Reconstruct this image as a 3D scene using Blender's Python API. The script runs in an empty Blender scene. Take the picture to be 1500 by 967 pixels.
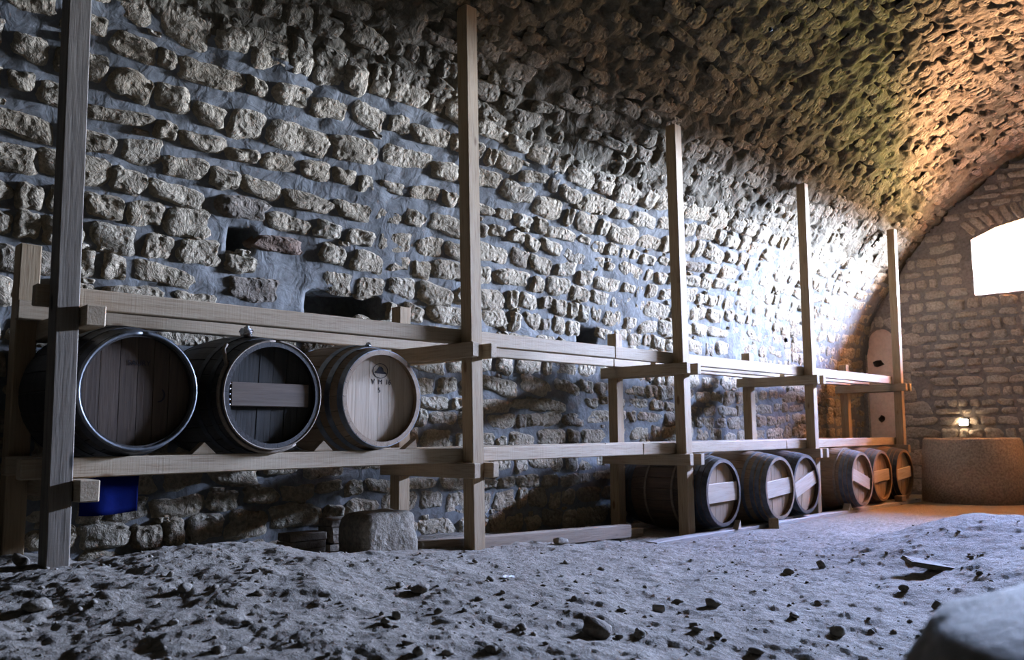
import bpy, bmesh, math, random
import numpy as np
from mathutils import Vector, Matrix
from mathutils.geometry import delaunay_2d_cdt

random.seed(7)
rng = np.random.default_rng(7)
scene = bpy.context.scene
col = scene.collection

# ------------------------------------------------------------------ camera
CAM = np.array([0.0, -4.041, 0.9])
FW = np.array([0.71223127, 0.69173973, 0.11925922])
RT = np.array([0.69735623, -0.71668311, -0.00772041])
UP = np.array([-0.08013055, -0.08866488, 0.99283313])
FPX = 1250.7
cam_data = bpy.data.cameras.new('camera')
cam = bpy.data.objects.new('camera', cam_data)
col.objects.link(cam)
M = Matrix([[RT[0], UP[0], -FW[0], CAM[0]], [RT[1], UP[1], -FW[1], CAM[1]], [RT[2], UP[2], -FW[2], CAM[2]], [0, 0, 0, 1]])
cam.matrix_world = M
cam_data.sensor_width = 36.0
cam_data.lens = FPX / 1500.0 * 36.0
cam_data.clip_start = 0.02
cam_data.dof.use_dof = True
cam_data.dof.focus_distance = 5.0
cam_data.dof.aperture_fstop = 3.6
scene.camera = cam

# ------------------------------------------------------------------ world: daylight sky above, sunlit ground below, its tan and green bands shaped to light the vault
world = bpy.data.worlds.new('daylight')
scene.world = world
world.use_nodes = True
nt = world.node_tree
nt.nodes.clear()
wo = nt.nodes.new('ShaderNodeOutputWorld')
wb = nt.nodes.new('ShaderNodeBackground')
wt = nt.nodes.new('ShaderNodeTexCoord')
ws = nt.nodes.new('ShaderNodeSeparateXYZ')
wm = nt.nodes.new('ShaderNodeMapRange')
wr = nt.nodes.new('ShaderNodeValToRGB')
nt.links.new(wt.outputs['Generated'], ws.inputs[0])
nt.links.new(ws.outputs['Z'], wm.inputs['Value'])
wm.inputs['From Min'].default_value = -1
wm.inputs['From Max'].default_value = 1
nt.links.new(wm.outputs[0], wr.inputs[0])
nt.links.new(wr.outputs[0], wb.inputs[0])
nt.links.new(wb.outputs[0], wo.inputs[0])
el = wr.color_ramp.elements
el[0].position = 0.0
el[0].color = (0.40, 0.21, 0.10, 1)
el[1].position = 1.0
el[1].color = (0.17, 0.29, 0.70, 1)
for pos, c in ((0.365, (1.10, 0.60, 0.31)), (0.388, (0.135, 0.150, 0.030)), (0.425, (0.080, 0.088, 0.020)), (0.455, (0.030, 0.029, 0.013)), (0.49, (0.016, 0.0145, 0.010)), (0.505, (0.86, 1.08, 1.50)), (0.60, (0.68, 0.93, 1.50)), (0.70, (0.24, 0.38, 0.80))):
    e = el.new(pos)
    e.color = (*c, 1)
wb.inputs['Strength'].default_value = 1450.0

sun = bpy.data.lights.new('sun', 'SUN')
sun.energy = 1500.0
sun.angle = math.radians(0.6)
sun.color = (1.0, 0.86, 0.66)
so = bpy.data.objects.new('sun', sun)
col.objects.link(so)
so.rotation_euler = Vector((-math.cos(math.radians(57)) * 0.96, math.cos(math.radians(57)) * 0.28, -math.sin(math.radians(57)))).to_track_quat('-Z', 'Y').to_euler()

XE = 12.60          # inner face of the end wall
WT = 1.00           # thickness of the end wall at the window
portal = bpy.data.lights.new('window_daylight_portal', 'AREA')
portal.shape = 'RECTANGLE'
portal.size = 3.2
portal.size_y = 1.0
portal.cycles.is_portal = True
po = bpy.data.objects.new('window_daylight_portal', portal)
col.objects.link(po)
po.location = (XE + WT + 0.02, -2.0, 3.3)
po.rotation_euler = (math.radians(90), 0, math.radians(90))   # -Z of the lamp looks into the room (-X)

vs = scene.view_settings
vs.view_transform = 'Standard'
vs.look = 'None'
vs.exposure = 0.27
vs.gamma = 1.0
vs.use_curve_mapping = False
scene.cycles.use_denoising = True
scene.cycles.max_bounces = 10
scene.cycles.diffuse_bounces = 8
scene.cycles.sample_clamp_indirect = 0.0
scene.cycles.use_guiding = True
scene.cycles.caustics_reflective = False
scene.cycles.caustics_refractive = False


# ------------------------------------------------------------------ helpers
def _hash(i, j, k):
    h = (i * 374761393 + j * 668265263 + k * 2147483647 + 1274126177) & 0xFFFFFFFF
    h = ((h ^ (h >> 13)) * 1274126177) & 0xFFFFFFFF
    h = (h ^ (h >> 16)) & 0xFFFFFFFF
    return h / 4294967295.0


def vnoise(p):
    p = np.asarray(p, float)
    f = np.floor(p)
    i = f.astype(np.int64)
    t = p - f
    t = t * t * (3 - 2 * t)
    r = 0
    for dx in (0, 1):
        wx = t[..., 0] if dx else 1 - t[..., 0]
        for dy in (0, 1):
            wy = t[..., 1] if dy else 1 - t[..., 1]
            for dz in (0, 1):
                wz = t[..., 2] if dz else 1 - t[..., 2]
                r = r + wx * wy * wz * _hash(i[..., 0] + dx, i[..., 1] + dy, i[..., 2] + dz)
    return r * 2 - 1


def fbm(p, sc, octv=3, gain=0.5, seed=0):
    p = np.asarray(p, float) * sc + np.array([seed * 17.3, seed * 9.1, seed * 5.7])
    r, a = 0, 1.0
    for o in range(octv):
        r = r + a * vnoise(p)
        p = p * 2.03 + 11.7
        a *= gain
    return r


def mesh_np(name, V, F, smooth=True):
    me = bpy.data.meshes.new(name)
    V = np.asarray(V, float)
    me.vertices.add(len(V))
    me.vertices.foreach_set('co', V.ravel())
    if isinstance(F, np.ndarray):
        n = F.shape[1]
        me.loops.add(F.size)
        me.loops.foreach_set('vertex_index', F.ravel().astype(np.int32))
        me.polygons.add(len(F))
        me.polygons.foreach_set('loop_start', np.arange(0, F.size, n, dtype=np.int32))
    else:
        lens = np.array([len(f) for f in F], dtype=np.int32)
        me.loops.add(int(lens.sum()))
        me.loops.foreach_set('vertex_index', np.concatenate([np.asarray(f, dtype=np.int32) for f in F]))
        me.polygons.add(len(F))
        me.polygons.foreach_set('loop_start', np.concatenate([[0], np.cumsum(lens)[:-1]]).astype(np.int32))
    me.update(calc_edges=True)
    if smooth:
        me.polygons.foreach_set('use_smooth', np.ones(len(me.polygons), dtype=bool))
    return me


def grid_faces(nu, nv, flip=False):
    i = np.arange(nu - 1)[:, None]
    j = np.arange(nv - 1)[None, :]
    a = (i * nv + j).ravel()
    q = np.stack([a, a + nv, a + nv + 1, a + 1], 1)
    return q[:, ::-1].copy() if flip else q


def add(name, me, mat=None, parent=None, matrix=None):
    o = bpy.data.objects.new(name, me)
    if mat is not None and me is not None and len(me.materials) == 0:
        me.materials.append(mat)
    col.objects.link(o)
    if parent is not None:
        o.parent = parent
    if matrix is not None:
        o.matrix_local = matrix if isinstance(matrix, Matrix) else Matrix(matrix)
    return o


def tag(o, label, cat, group=None):
    o['label'] = label
    o['category'] = cat
    if group:
        o['group'] = group
    return o


def empty(name, loc, rot=(0, 0, 0)):
    o = bpy.data.objects.new(name, None)
    o.empty_display_size = 0.1
    col.objects.link(o)
    o.location = loc
    o.rotation_euler = rot
    return o


def bm_mesh(name, bm, smooth=False):
    me = bpy.data.meshes.new(name)
    bmesh.ops.recalc_face_normals(bm, faces=bm.faces)
    bm.to_mesh(me)
    bm.free()
    if smooth:
        me.polygons.foreach_set('use_smooth', np.ones(len(me.polygons), dtype=bool))
    return me


def box_mesh(name, sx, sy, sz, bev=0.004, origin=(0, 0, 0), rough=0.0, seed=0):
    bm = bmesh.new()
    bmesh.ops.create_cube(bm, size=1.0)
    for v in bm.verts:
        v.co = Vector((v.co.x * sx, v.co.y * sy, v.co.z * sz))
    if bev:
        bmesh.ops.bevel(bm, geom=list(bm.edges), offset=bev, segments=1, affect='EDGES', profile=0.5)
    r = random.Random(seed)
    for v in bm.verts:
        v.co += Vector(origin)
        if rough:
            v.co += Vector((r.uniform(-rough, rough), r.uniform(-rough, rough), r.uniform(-rough, rough)))
    return bm_mesh(name, bm)


def proj(P):
    v = np.asarray(P, float) - CAM
    z = v @ FW
    zz = np.where(np.abs(z) < 1e-4, 1e-4, z)
    return 750 + FPX * (v @ RT) / zz, 483.5 - FPX * (v @ UP) / zz, z


# ------------------------------------------------------------------ materials
class NB:
    def __init__(self, name):
        self.m = bpy.data.materials.new(name)
        self.m.use_nodes = True
        self.t = self.m.node_tree
        self.b = self.t.nodes['Principled BSDF']

    def n(self, typ, **kw):
        nd = self.t.nodes.new(typ)
        for k, v in kw.items():
            if k.startswith('i_'):
                nd.inputs[k[2:].replace('_', ' ')].default_value = v
            else:
                setattr(nd, k, v)
        return nd

    def l(self, a, b):
        self.t.links.new(a, b)

    def noise(self, vec, scale, detail=4, rough=0.55, dist=0.0):
        nd = self.n('ShaderNodeTexNoise')
        nd.inputs['Scale'].default_value = scale
        nd.inputs['Detail'].default_value = detail
        nd.inputs['Roughness'].default_value = rough
        nd.inputs['Distortion'].default_value = dist
        if vec is not None:
            self.l(vec, nd.inputs['Vector'])
        return nd.outputs['Fac']

    def vor(self, vec, scale, feature='F1'):
        nd = self.n('ShaderNodeTexVoronoi')
        nd.feature = feature
        nd.inputs['Scale'].default_value = scale
        if vec is not None:
            self.l(vec, nd.inputs['Vector'])
        return nd.outputs['Distance']

    def ramp(self, fac, stops):
        nd = self.n('ShaderNodeValToRGB')
        e = nd.color_ramp.elements
        e[0].position, e[0].color = stops[0][0], (*stops[0][1], 1)
        e[1].position, e[1].color = stops[-1][0], (*stops[-1][1], 1)
        for p, c in stops[1:-1]:
            k = e.new(p)
            k.color = (*c, 1)
        self.l(fac, nd.inputs[0])
        return nd.outputs[0]

    def mix(self, fac, a, b, blend='MIX'):
        nd = self.n('ShaderNodeMix', data_type='RGBA', blend_type=blend)
        for s, v in ((nd.inputs[0], fac), (nd.inputs[6], a), (nd.inputs[7], b)):
            if hasattr(v, 'is_linked'):
                self.l(v, s)
            elif isinstance(v, (int, float)):
                s.default_value = v
            else:
                s.default_value = (*v, 1)
        return nd.outputs[2]

    def math(self, op, a, b=0.0, clamp=False):
        nd = self.n('ShaderNodeMath', operation=op, use_clamp=clamp)
        for s, v in ((nd.inputs[0], a), (nd.inputs[1], b)):
            if hasattr(v, 'is_linked'):
                self.l(v, s)
            else:
                s.default_value = v
        return nd.outputs[0]

    def bump(self, h, strength, dist, prev=None):
        nd = self.n('ShaderNodeBump')
        nd.inputs['Strength'].default_value = strength
        nd.inputs['Distance'].default_value = dist
        self.l(h, nd.inputs['Height'])
        if prev is not None:
            self.l(prev, nd.inputs['Normal'])
        return nd.outputs[0]

    def done(self, color, normal=None, rough=0.9, metal=0.0, spec=0.2, alb=0.60):
        if hasattr(color, 'is_linked'):
            color = self.mix(1.0, color, (alb, alb, alb), 'MULTIPLY')
            self.l(color, self.b.inputs['Base Color'])
        else:
            self.b.inputs['Base Color'].default_value = (*color, 1)
        self.b.inputs['Roughness'].default_value = rough
        self.b.inputs['Metallic'].default_value = metal
        self.b.inputs['Specular IOR Level'].default_value = spec
        if normal is not None:
            self.l(normal, self.b.inputs['Normal'])
        return self.m

    def pos(self):
        return self.n('ShaderNodeNewGeometry').outputs['Position']

    def obj(self):
        return self.n('ShaderNodeTexCoord').outputs['Object']

    def rnd(self):
        a = self.n('ShaderNodeObjectInfo').outputs['Random']
        b = self.n('ShaderNodeNewGeometry').outputs['Random Per Island']
        return self.math('FRACT', self.math('ADD', a, b))


def stone_mat(name, tones, pit=1.0, bumpd=0.03, alb=0.60):
    b = NB(name)
    P = b.pos()
    r = b.rnd()
    base = b.ramp(r, tones)
    n1 = b.noise(P, 8, 5, 0.65, 0.5)
    n2 = b.noise(P, 40, 4, 0.7)
    vv = b.vor(P, 17)
    c = b.mix(b.math('MULTIPLY', n1, 0.9), base, b.mix(0.5, base, (0.58, 0.49, 0.35)))
    c = b.mix(b.ramp(n2, [(0.35, (1, 1, 1)), (0.62, (0, 0, 0))]), c, b.mix(0.55, c, (0.10, 0.075, 0.05)))
    pits = b.ramp(vv, [(0.08, (0, 0, 0)), (0.42, (1, 1, 1))])
    h = b.math('ADD', b.math('MULTIPLY', n1, 1.0), b.math('MULTIPLY', pits, 0.45 * pit))
    nm = b.bump(h, 0.9, bumpd)
    nm = b.bump(n2, 0.7, 0.012, nm)
    return b.done(c, nm, 0.92, alb=alb)


lime = stone_mat('limestone_blocks', [(0.0, (0.47, 0.36, 0.225)), (0.3, (0.60, 0.49, 0.34)), (0.55, (0.52, 0.41, 0.27)), (0.8, (0.40, 0.31, 0.20)), (0.93, (0.62, 0.53, 0.39)), (1.0, (0.26, 0.19, 0.125))], 0.7, 0.05)
tufa = stone_mat('red_brown_tufa', [(0.0, (0.17, 0.075, 0.05)), (1.0, (0.20, 0.10, 0.07))], 1.4)
grey_tufa = stone_mat('dark_grey_tufa', [(0.0, (0.20, 0.16, 0.13)), (1.0, (0.24, 0.18, 0.14))], 1.4)
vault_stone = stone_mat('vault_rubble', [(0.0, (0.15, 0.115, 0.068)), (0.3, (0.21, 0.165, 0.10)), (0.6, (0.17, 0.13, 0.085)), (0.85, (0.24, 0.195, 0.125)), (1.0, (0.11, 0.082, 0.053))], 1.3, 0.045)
end_stone = stone_mat('end_wall_sandstone', [(0.0, (0.56, 0.45, 0.365)), (0.35, (0.64, 0.53, 0.435)), (0.7, (0.57, 0.46, 0.375)), (1.0, (0.48, 0.385, 0.31))], 0.4, 0.012, 0.85)
floor_stone = stone_mat('floor_rubble', [(0.0, (0.27, 0.23, 0.185)), (0.5, (0.34, 0.305, 0.255)), (1.0, (0.20, 0.16, 0.125))], 0.4, 0.012)
tub_stone = stone_mat('tub_stone', [(0.0, (0.60, 0.46, 0.35)), (1.0, (0.62, 0.48, 0.37))], 0.1, 0.004)
block_stone = stone_mat('rough_block_stone', [(0.0, (0.36, 0.30, 0.23)), (1.0, (0.38, 0.31, 0.24))], 0.8, 0.015)


def mortar_mat(name, c1, c2, dark, soft=0.5, alb=0.60):
    b = NB(name)
    P = b.pos()
    n1 = b.noise(P, 3.0, 5, 0.6)
    n2 = b.noise(P, 28, 5, 0.65)
    c = b.ramp(n1, [(0.3, c1), (0.7, c2)])
    c = b.mix(b.ramp(n2, [(0.3, (1, 1, 1)), (0.6, (0, 0, 0))]), c, b.mix(0.5, c, dark))
    nm = b.bump(b.noise(P, 9, 3, 0.5, 0.8), soft, 0.03)
    nm = b.bump(n2, 0.6 * soft, 0.008, nm)
    return b.done(c, nm, 0.95, alb=alb)


wall_mortar = mortar_mat('wall_mortar', (0.19, 0.19, 0.185), (0.29, 0.285, 0.27), (0.10, 0.09, 0.08))
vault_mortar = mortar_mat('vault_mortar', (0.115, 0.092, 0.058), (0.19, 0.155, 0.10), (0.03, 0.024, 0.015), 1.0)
end_mortar = mortar_mat('end_wall_mortar', (0.27, 0.23, 0.205), (0.36, 0.31, 0.27), (0.08, 0.06, 0.055), 0.5, 0.8)
plaster = mortar_mat('pink_lime_plaster', (0.92, 0.66, 0.52), (0.97, 0.74, 0.60), (0.70, 0.48, 0.36), 0.3, 0.9)
reveal_mat = mortar_mat('window_reveal_stone', (0.66, 0.44, 0.27), (0.74, 0.52, 0.33), (0.45, 0.28, 0.17))


def wood_mat(name, c1, c2, cd, saw=0.0, scale=1.0, rough=0.75, knots=True):
    b = NB(name)
    O = b.obj()
    mp = b.n('ShaderNodeMapping')
    mp.inputs['Scale'].default_value = (1.2 * scale, 22 * scale, 22 * scale)
    b.l(O, mp.inputs['Vector'])
    r = b.rnd()
    add3 = b.n('ShaderNodeVectorMath', operation='ADD')
    b.l(mp.outputs[0], add3.inputs[0])
    cx = b.n('ShaderNodeCombineXYZ')
    b.l(b.math('MULTIPLY', r, 37.0), cx.inputs[0])
    b.l(b.math('MULTIPLY', r, 91.0), cx.inputs[1])
    b.l(cx.outputs[0], add3.inputs[1])
    g = b.noise(add3.outputs[0], 1.6, 5, 0.6, 0.6)
    g2 = b.noise(add3.outputs[0], 5.0, 3, 0.6, 0.2)
    c = b.ramp(g, [(0.3, c1), (0.65, c2)])
    c = b.mix(b.ramp(g2, [(0.32, (1, 1, 1)), (0.5, (0, 0, 0))]), c, b.mix(0.45, c, cd))
    c = b.mix(b.math('MULTIPLY', r, 0.35), c, b.mix(0.6, c, cd))
    if knots:
        mk = b.n('ShaderNodeMapping')
        mk.inputs['Scale'].default_value = (2.6, 7, 7)
        b.l(O, mk.inputs['Vector'])
        kn = b.vor(mk.outputs[0], 1.0)
        c = b.mix(b.ramp(kn, [(0.07, (1, 1, 1)), (0.13, (0, 0, 0))]), c, cd)
    h = g2
    if saw:
        sep = b.n('ShaderNodeSeparateXYZ')
        b.l(O, sep.inputs[0])
        cw = b.n('ShaderNodeCombineXYZ')
        b.l(sep.outputs[0], cw.inputs[0])
        sn = b.noise(cw.outputs[0], 95, 2, 0.6)
        c = b.mix(b.math('MULTIPLY', b.ramp(sn, [(0.35, (1, 1, 1)), (0.6, (0, 0, 0))]), saw), c, b.mix(0.5, c, cd))
        h = b.math('ADD', g2, b.math('MULTIPLY', sn, saw * 2))
    nm = b.bump(h, 0.35, 0.004)
    return b.done(c, nm, rough, 0, 0.25)


pine = wood_mat('pale_sawn_pine', (0.51, 0.375, 0.23), (0.61, 0.475, 0.315), (0.26, 0.15, 0.07), 0.35)
pine_post = wood_mat('pine_post', (0.47, 0.315, 0.165), (0.55, 0.395, 0.23), (0.22, 0.12, 0.055), 0.0)
old_wood = wood_mat('weathered_grey_brown_timber', (0.18, 0.14, 0.10), (0.29, 0.235, 0.175), (0.05, 0.04, 0.03), 0.1)
ground_wood = wood_mat('dull_brown_timber', (0.30, 0.21, 0.13), (0.40, 0.29, 0.19), (0.12, 0.08, 0.05), 0.1)
skid_wood = wood_mat('grey_skid_board', (0.42, 0.36, 0.30), (0.52, 0.46, 0.39), (0.20, 0.15, 0.11), 0.1)
oak_pale = wood_mat('pale_oak', (0.36, 0.23, 0.13), (0.45, 0.31, 0.19), (0.25, 0.14, 0.07), 0, 0.8, 0.6, False)
oak_mid = wood_mat('brown_oak', (0.27, 0.165, 0.085), (0.36, 0.23, 0.13), (0.11, 0.06, 0.03), 0, 0.8, 0.6, False)
oak_dark = wood_mat('dark_stained_oak', (0.10, 0.062, 0.04), (0.15, 0.095, 0.06), (0.03, 0.02, 0.015), 0, 0.8, 0.6, False)
oak_black = wood_mat('blackened_oak', (0.035, 0.028, 0.025), (0.06, 0.048, 0.04), (0.012, 0.01, 0.01), 0, 0.8, 0.55, False)
head_brown = wood_mat('brown_oak_head', (0.085, 0.054, 0.034), (0.14, 0.092, 0.06), (0.05, 0.03, 0.02), 0, 0.6, 0.65, False)
head_grey = wood_mat('mouldy_grey_head', (0.030, 0.026, 0.021), (0.055, 0.048, 0.038), (0.03, 0.025, 0.02), 0, 0.6, 0.8, False)
head_tan = wood_mat('tan_oak_head', (0.40, 0.26, 0.14), (0.48, 0.32, 0.18), (0.20, 0.11, 0.05), 0, 0.6, 0.6, False)
batten_wood = wood_mat('batten_pine', (0.60, 0.47, 0.33), (0.68, 0.55, 0.40), (0.36, 0.24, 0.14), 0, 0.8, 0.7, False)
batten_dark = wood_mat('stained_batten', (0.14, 0.097, 0.066), (0.20, 0.145, 0.10), (0.12, 0.07, 0.045), 0, 0.8, 0.7, True)
willow = wood_mat('split_willow_hoop', (0.26, 0.19, 0.13), (0.35, 0.27, 0.19), (0.10, 0.07, 0.05), 0, 1.0, 0.7, False)


def plain(name, c, rough=0.6, metal=0.0, var=0.25, bump=0.003, scale=20, spec=0.3, alb=0.60):
    b = NB(name)
    P = b.pos()
    n = b.noise(P, scale, 4, 0.6)
    d = tuple(x * (1 - var) for x in c)
    e = tuple(min(1, x * (1 + var)) for x in c)
    return b.done(b.ramp(n, [(0.3, d), (0.7, e)]), b.bump(n, 0.4, bump), rough, metal, spec, alb)


hoop_zinc = plain('galvanised_hoop', (0.36, 0.38, 0.40), 0.45, 0.85, 0.25)
hoop_dark = plain('dark_iron_hoop', (0.075, 0.075, 0.08), 0.5, 0.6, 0.4)
hoop_mid = plain('grey_iron_hoop', (0.17, 0.175, 0.185), 0.5, 0.7, 0.3)
bolt_dark = plain('dark_bolt', (0.02, 0.02, 0.02), 0.5, 0.5)
bolt_zinc = plain('bright_bolt', (0.75, 0.76, 0.78), 0.3, 0.9)
ink = plain('black_stencil_ink', (0.03, 0.022, 0.03), 0.8)
white_scrap = plain('white_plastic_scrap', (0.86, 0.87, 0.90), 0.5, 0, 0.05, alb=1.0)
blue_sheet = plain('blue_plastic_sheet', (0.002, 0.007, 0.075), 0.9, 0, 0.15, spec=0.03)
tile_mat = stone_mat('terracotta_tiles', [(0.0, (0.24, 0.17, 0.12)), (1.0, (0.34, 0.26, 0.19))], 0.2, 0.006)

b = NB('earth_floor')
P = b.pos()
n1 = b.noise(P, 1.6, 5, 0.6)
n2 = b.noise(P, 22, 6, 0.7)
n3 = b.noise(P, 90, 4, 0.7)
c = b.ramp(n1, [(0.3, (0.36, 0.305, 0.235)), (0.7, (0.45, 0.39, 0.31))])
c = b.mix(b.ramp(n2, [(0.36, (1, 1, 1)), (0.55, (0, 0, 0))]), c, (0.22, 0.18, 0.135))
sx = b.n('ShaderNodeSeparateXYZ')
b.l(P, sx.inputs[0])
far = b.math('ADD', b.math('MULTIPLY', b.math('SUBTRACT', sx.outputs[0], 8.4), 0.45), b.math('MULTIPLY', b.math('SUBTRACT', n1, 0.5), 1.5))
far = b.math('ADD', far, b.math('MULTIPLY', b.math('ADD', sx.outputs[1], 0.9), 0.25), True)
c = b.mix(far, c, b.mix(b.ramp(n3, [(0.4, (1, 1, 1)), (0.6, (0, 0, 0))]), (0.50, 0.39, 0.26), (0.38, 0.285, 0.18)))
nm = b.bump(n2, 0.9, 0.03)
nm = b.bump(n3, 0.6, 0.008, nm)
earth = b.done(c, nm, 0.95)

b = NB('lamp_glass')
b.b.inputs['Emission Color'].default_value = (1.0, 0.78, 0.52, 1)
b.b.inputs['Emission Strength'].default_value = 70.0
lamp_glass = b.done((0.9, 0.85, 0.75), None, 0.4)

# ------------------------------------------------------------------ vault profile
CP = [(1.0, -0.12), (1.0, 0.8), (1.0, 1.5), (0.94, 2.1), (0.76, 2.58), (0.44, 3.05), (0.12, 3.46), (-0.2, 3.77), (-0.55, 4.04), (-0.9, 4.26), (-1.3, 4.46), (-1.8, 4.61), (-2.3, 4.66)]
CP = CP + [(-4.6 - y, z) for y, z in CP[-2::-1]]
CP = np.array(CP)
_ext = np.vstack([2 * CP[0] - CP[1], CP, 2 * CP[-1] - CP[-2]])
_pts = []
for i in range(1, len(_ext) - 2):
    p0, p1, p2, p3 = _ext[i - 1:i + 3]
    for t in np.linspace(0, 1, 24, endpoint=False):
        _pts.append(0.5 * ((2 * p1) + (-p0 + p2) * t + (2 * p0 - 5 * p1 + 4 * p2 - p3) * t * t + (-p0 + 3 * p1 - 3 * p2 + p3) * t ** 3))
_pts.append(CP[-1])
PRO = np.array(_pts)
ARC = np.concatenate([[0], np.cumsum(np.linalg.norm(np.diff(PRO, axis=0), axis=1))])
VTOT = ARC[-1]


def arc_at_z(z):
    half = len(PRO) // 2
    return float(np.interp(z, PRO[:half, 1], ARC[:half]))


def dzx(X):
    return np.interp(X, [-13, 1.0, 3.8, 6.0, 11.0, 11.7, 12.7], [0.40, 0.38, 0.33, 0.15, 0.13, 0.06, 0.02])


def surf(X, v):
    X = np.asarray(X, float)
    v = np.asarray(v, float)

    def at(v):
        y = np.interp(v, ARC, PRO[:, 0])
        z = np.interp(v, ARC, PRO[:, 1])
        s = np.clip((z - 2.2) / 1.1, 0, 1)
        return y, z + dzx(X) * s * s * (3 - 2 * s)
    y, z = at(v)
    y2, z2 = at(np.minimum(v + 0.04, VTOT))
    y1, z1 = at(np.maximum(v - 0.04, 0))
    ty, tz = y2 - y1, z2 - z1
    L = np.sqrt(ty * ty + tz * tz) + 1e-9
    ty, tz = ty / L, tz / L
    P = np.stack(np.broadcast_arrays(X, y, z), -1)
    N = np.stack(np.broadcast_arrays(0 * X, -tz, ty), -1)
    T = np.stack(np.broadcast_arrays(0 * X, ty, tz), -1)
    return P, N, T


V_SPLIT = arc_at_z(2.95)       # where coursed wall gives way to the rubble vault
HOLES = [(3.45, 1.80, 0.24, 0.07), (6.17, 1.79, 0.11, 0.055), (2.63, 2.13, 0.07, 0.06)]


def wall_disp(X, v, P):
    d = 0.016 * fbm(P, 1.3, 2, 0.5, 1) + 0.012 * fbm(P, 7, 3, 0.6, 2)
    k = np.clip((v - (V_SPLIT - 0.4)) / 1.2, 0, 1)
    lump = fbm(P, 5.5, 4, 0.62, 3)
    pit = np.clip(fbm(P * np.array([1.0, 1.3, 1.3]), 10.5, 2, 0.5, 4) - 0.22, 0, 1)
    d = d + k * (0.026 * lump + 0.012 * fbm(P, 14, 2, 0.6, 5) - 0.12 * pit)
    for hx, hz, hw, hh in HOLES:
        a = np.clip(1.25 - np.abs(X - hx) / hw, 0, 0.25) * 4
        c_ = np.clip(1.3 - np.abs(P[..., 2] - hz) / hh, 0, 0.3) / 0.3
        d = d - 0.26 * a * c_ * (v < V_SPLIT)
    return d


def surf_patch(name, xs, vs_, mat):
    X, Vv = np.meshgrid(xs, vs_, indexing='ij')
    P, N, T = surf(X, Vv)
    P = P + N * wall_disp(X, Vv, P)[..., None]
    me = mesh_np(name, P.reshape(-1, 3), grid_faces(len(xs), len(vs_)))
    o = add(name, me, mat)
    o['kind'] = 'structure'
    return o


xs_main = np.concatenate([np.arange(-12.2, 0.2, 0.2), np.arange(0.2, 12.98, 0.036)])
wall_left = surf_patch('wall_left', xs_main, np.append(np.arange(0, V_SPLIT, 0.036), V_SPLIT), wall_mortar)
V_SEE = ARC[len(ARC) // 2] + 0.9
xs_c = np.concatenate([np.arange(-12.2, 1.2, 0.2), np.arange(1.2, 12.98, 0.033)])
V_RIGHT = VTOT - arc_at_z(1.9)
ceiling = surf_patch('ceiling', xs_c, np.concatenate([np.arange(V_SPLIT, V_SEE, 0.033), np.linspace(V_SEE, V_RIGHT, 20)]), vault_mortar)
wall_right = surf_patch('wall_right', np.arange(-12.2, 13.0, 0.15), np.linspace(V_RIGHT, VTOT, 20), vault_mortar)

# rear wall behind the camera
prof = surf(np.full(60, -12.1), np.linspace(0, VTOT, 60))[0]
bm = bmesh.new()
bm.faces.new([bm.verts.new(p + np.array([0, 0, 0])) for p in prof])
o = add('wall_rear', bm_mesh('wall_rear', bm), wall_mortar)
o['kind'] = 'structure'


# ------------------------------------------------------------------ stones
def stone_proto(seed, nu=9, nv=7, box=0.35, rough=0.24):
    r = np.random.default_rng(seed)
    u = np.linspace(-1, 1, nu)
    w = np.linspace(-1, 1, nv)
    U, W = np.meshgrid(u, w, indexing='ij')
    # rounded rectangle outline with ragged edge
    m = np.maximum(np.abs(U), np.abs(W))
    q = (np.abs(U) ** 5 + np.abs(W) ** 5) ** 0.2
    k = np.where(q > 0, m / np.maximum(q, 1e-6), 1)
    ang = np.arctan2(W, U)
    jit = 1 + 0.07 * np.sin(2 * ang + r.uniform(0, 6)) + 0.06 * np.sin(3 * ang + r.uniform(0, 6)) + 0.05 * np.sin(5 * ang + r.uniform(0, 6))
    px = U * k * jit * 0.55
    pz = W * k * jit * 0.55
    nz = fbm(np.stack([U * 1.0, W * 0.8, np.full_like(U, seed * 3.7)], -1), 1.7, 3, 0.65, seed)
    d = 1.0 - box * m ** 8 + rough * 2.0 * nz * (1 - 0.4 * m ** 6)
    d = np.where(m > 0.99, -0.5, d)
    px = px + 0.015 * r.normal(size=px.shape)
    pz = pz + 0.015 * r.normal(size=px.shape)
    V = np.stack([px, d, pz], -1).reshape(-1, 3)
    return V, grid_faces(nu, nv, True)


PROTO = [stone_proto(i + 1) for i in range(26)]
SMALL = [stone_proto(i + 40, 6, 5) for i in range(14)]
PCOUNT = [0]


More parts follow.
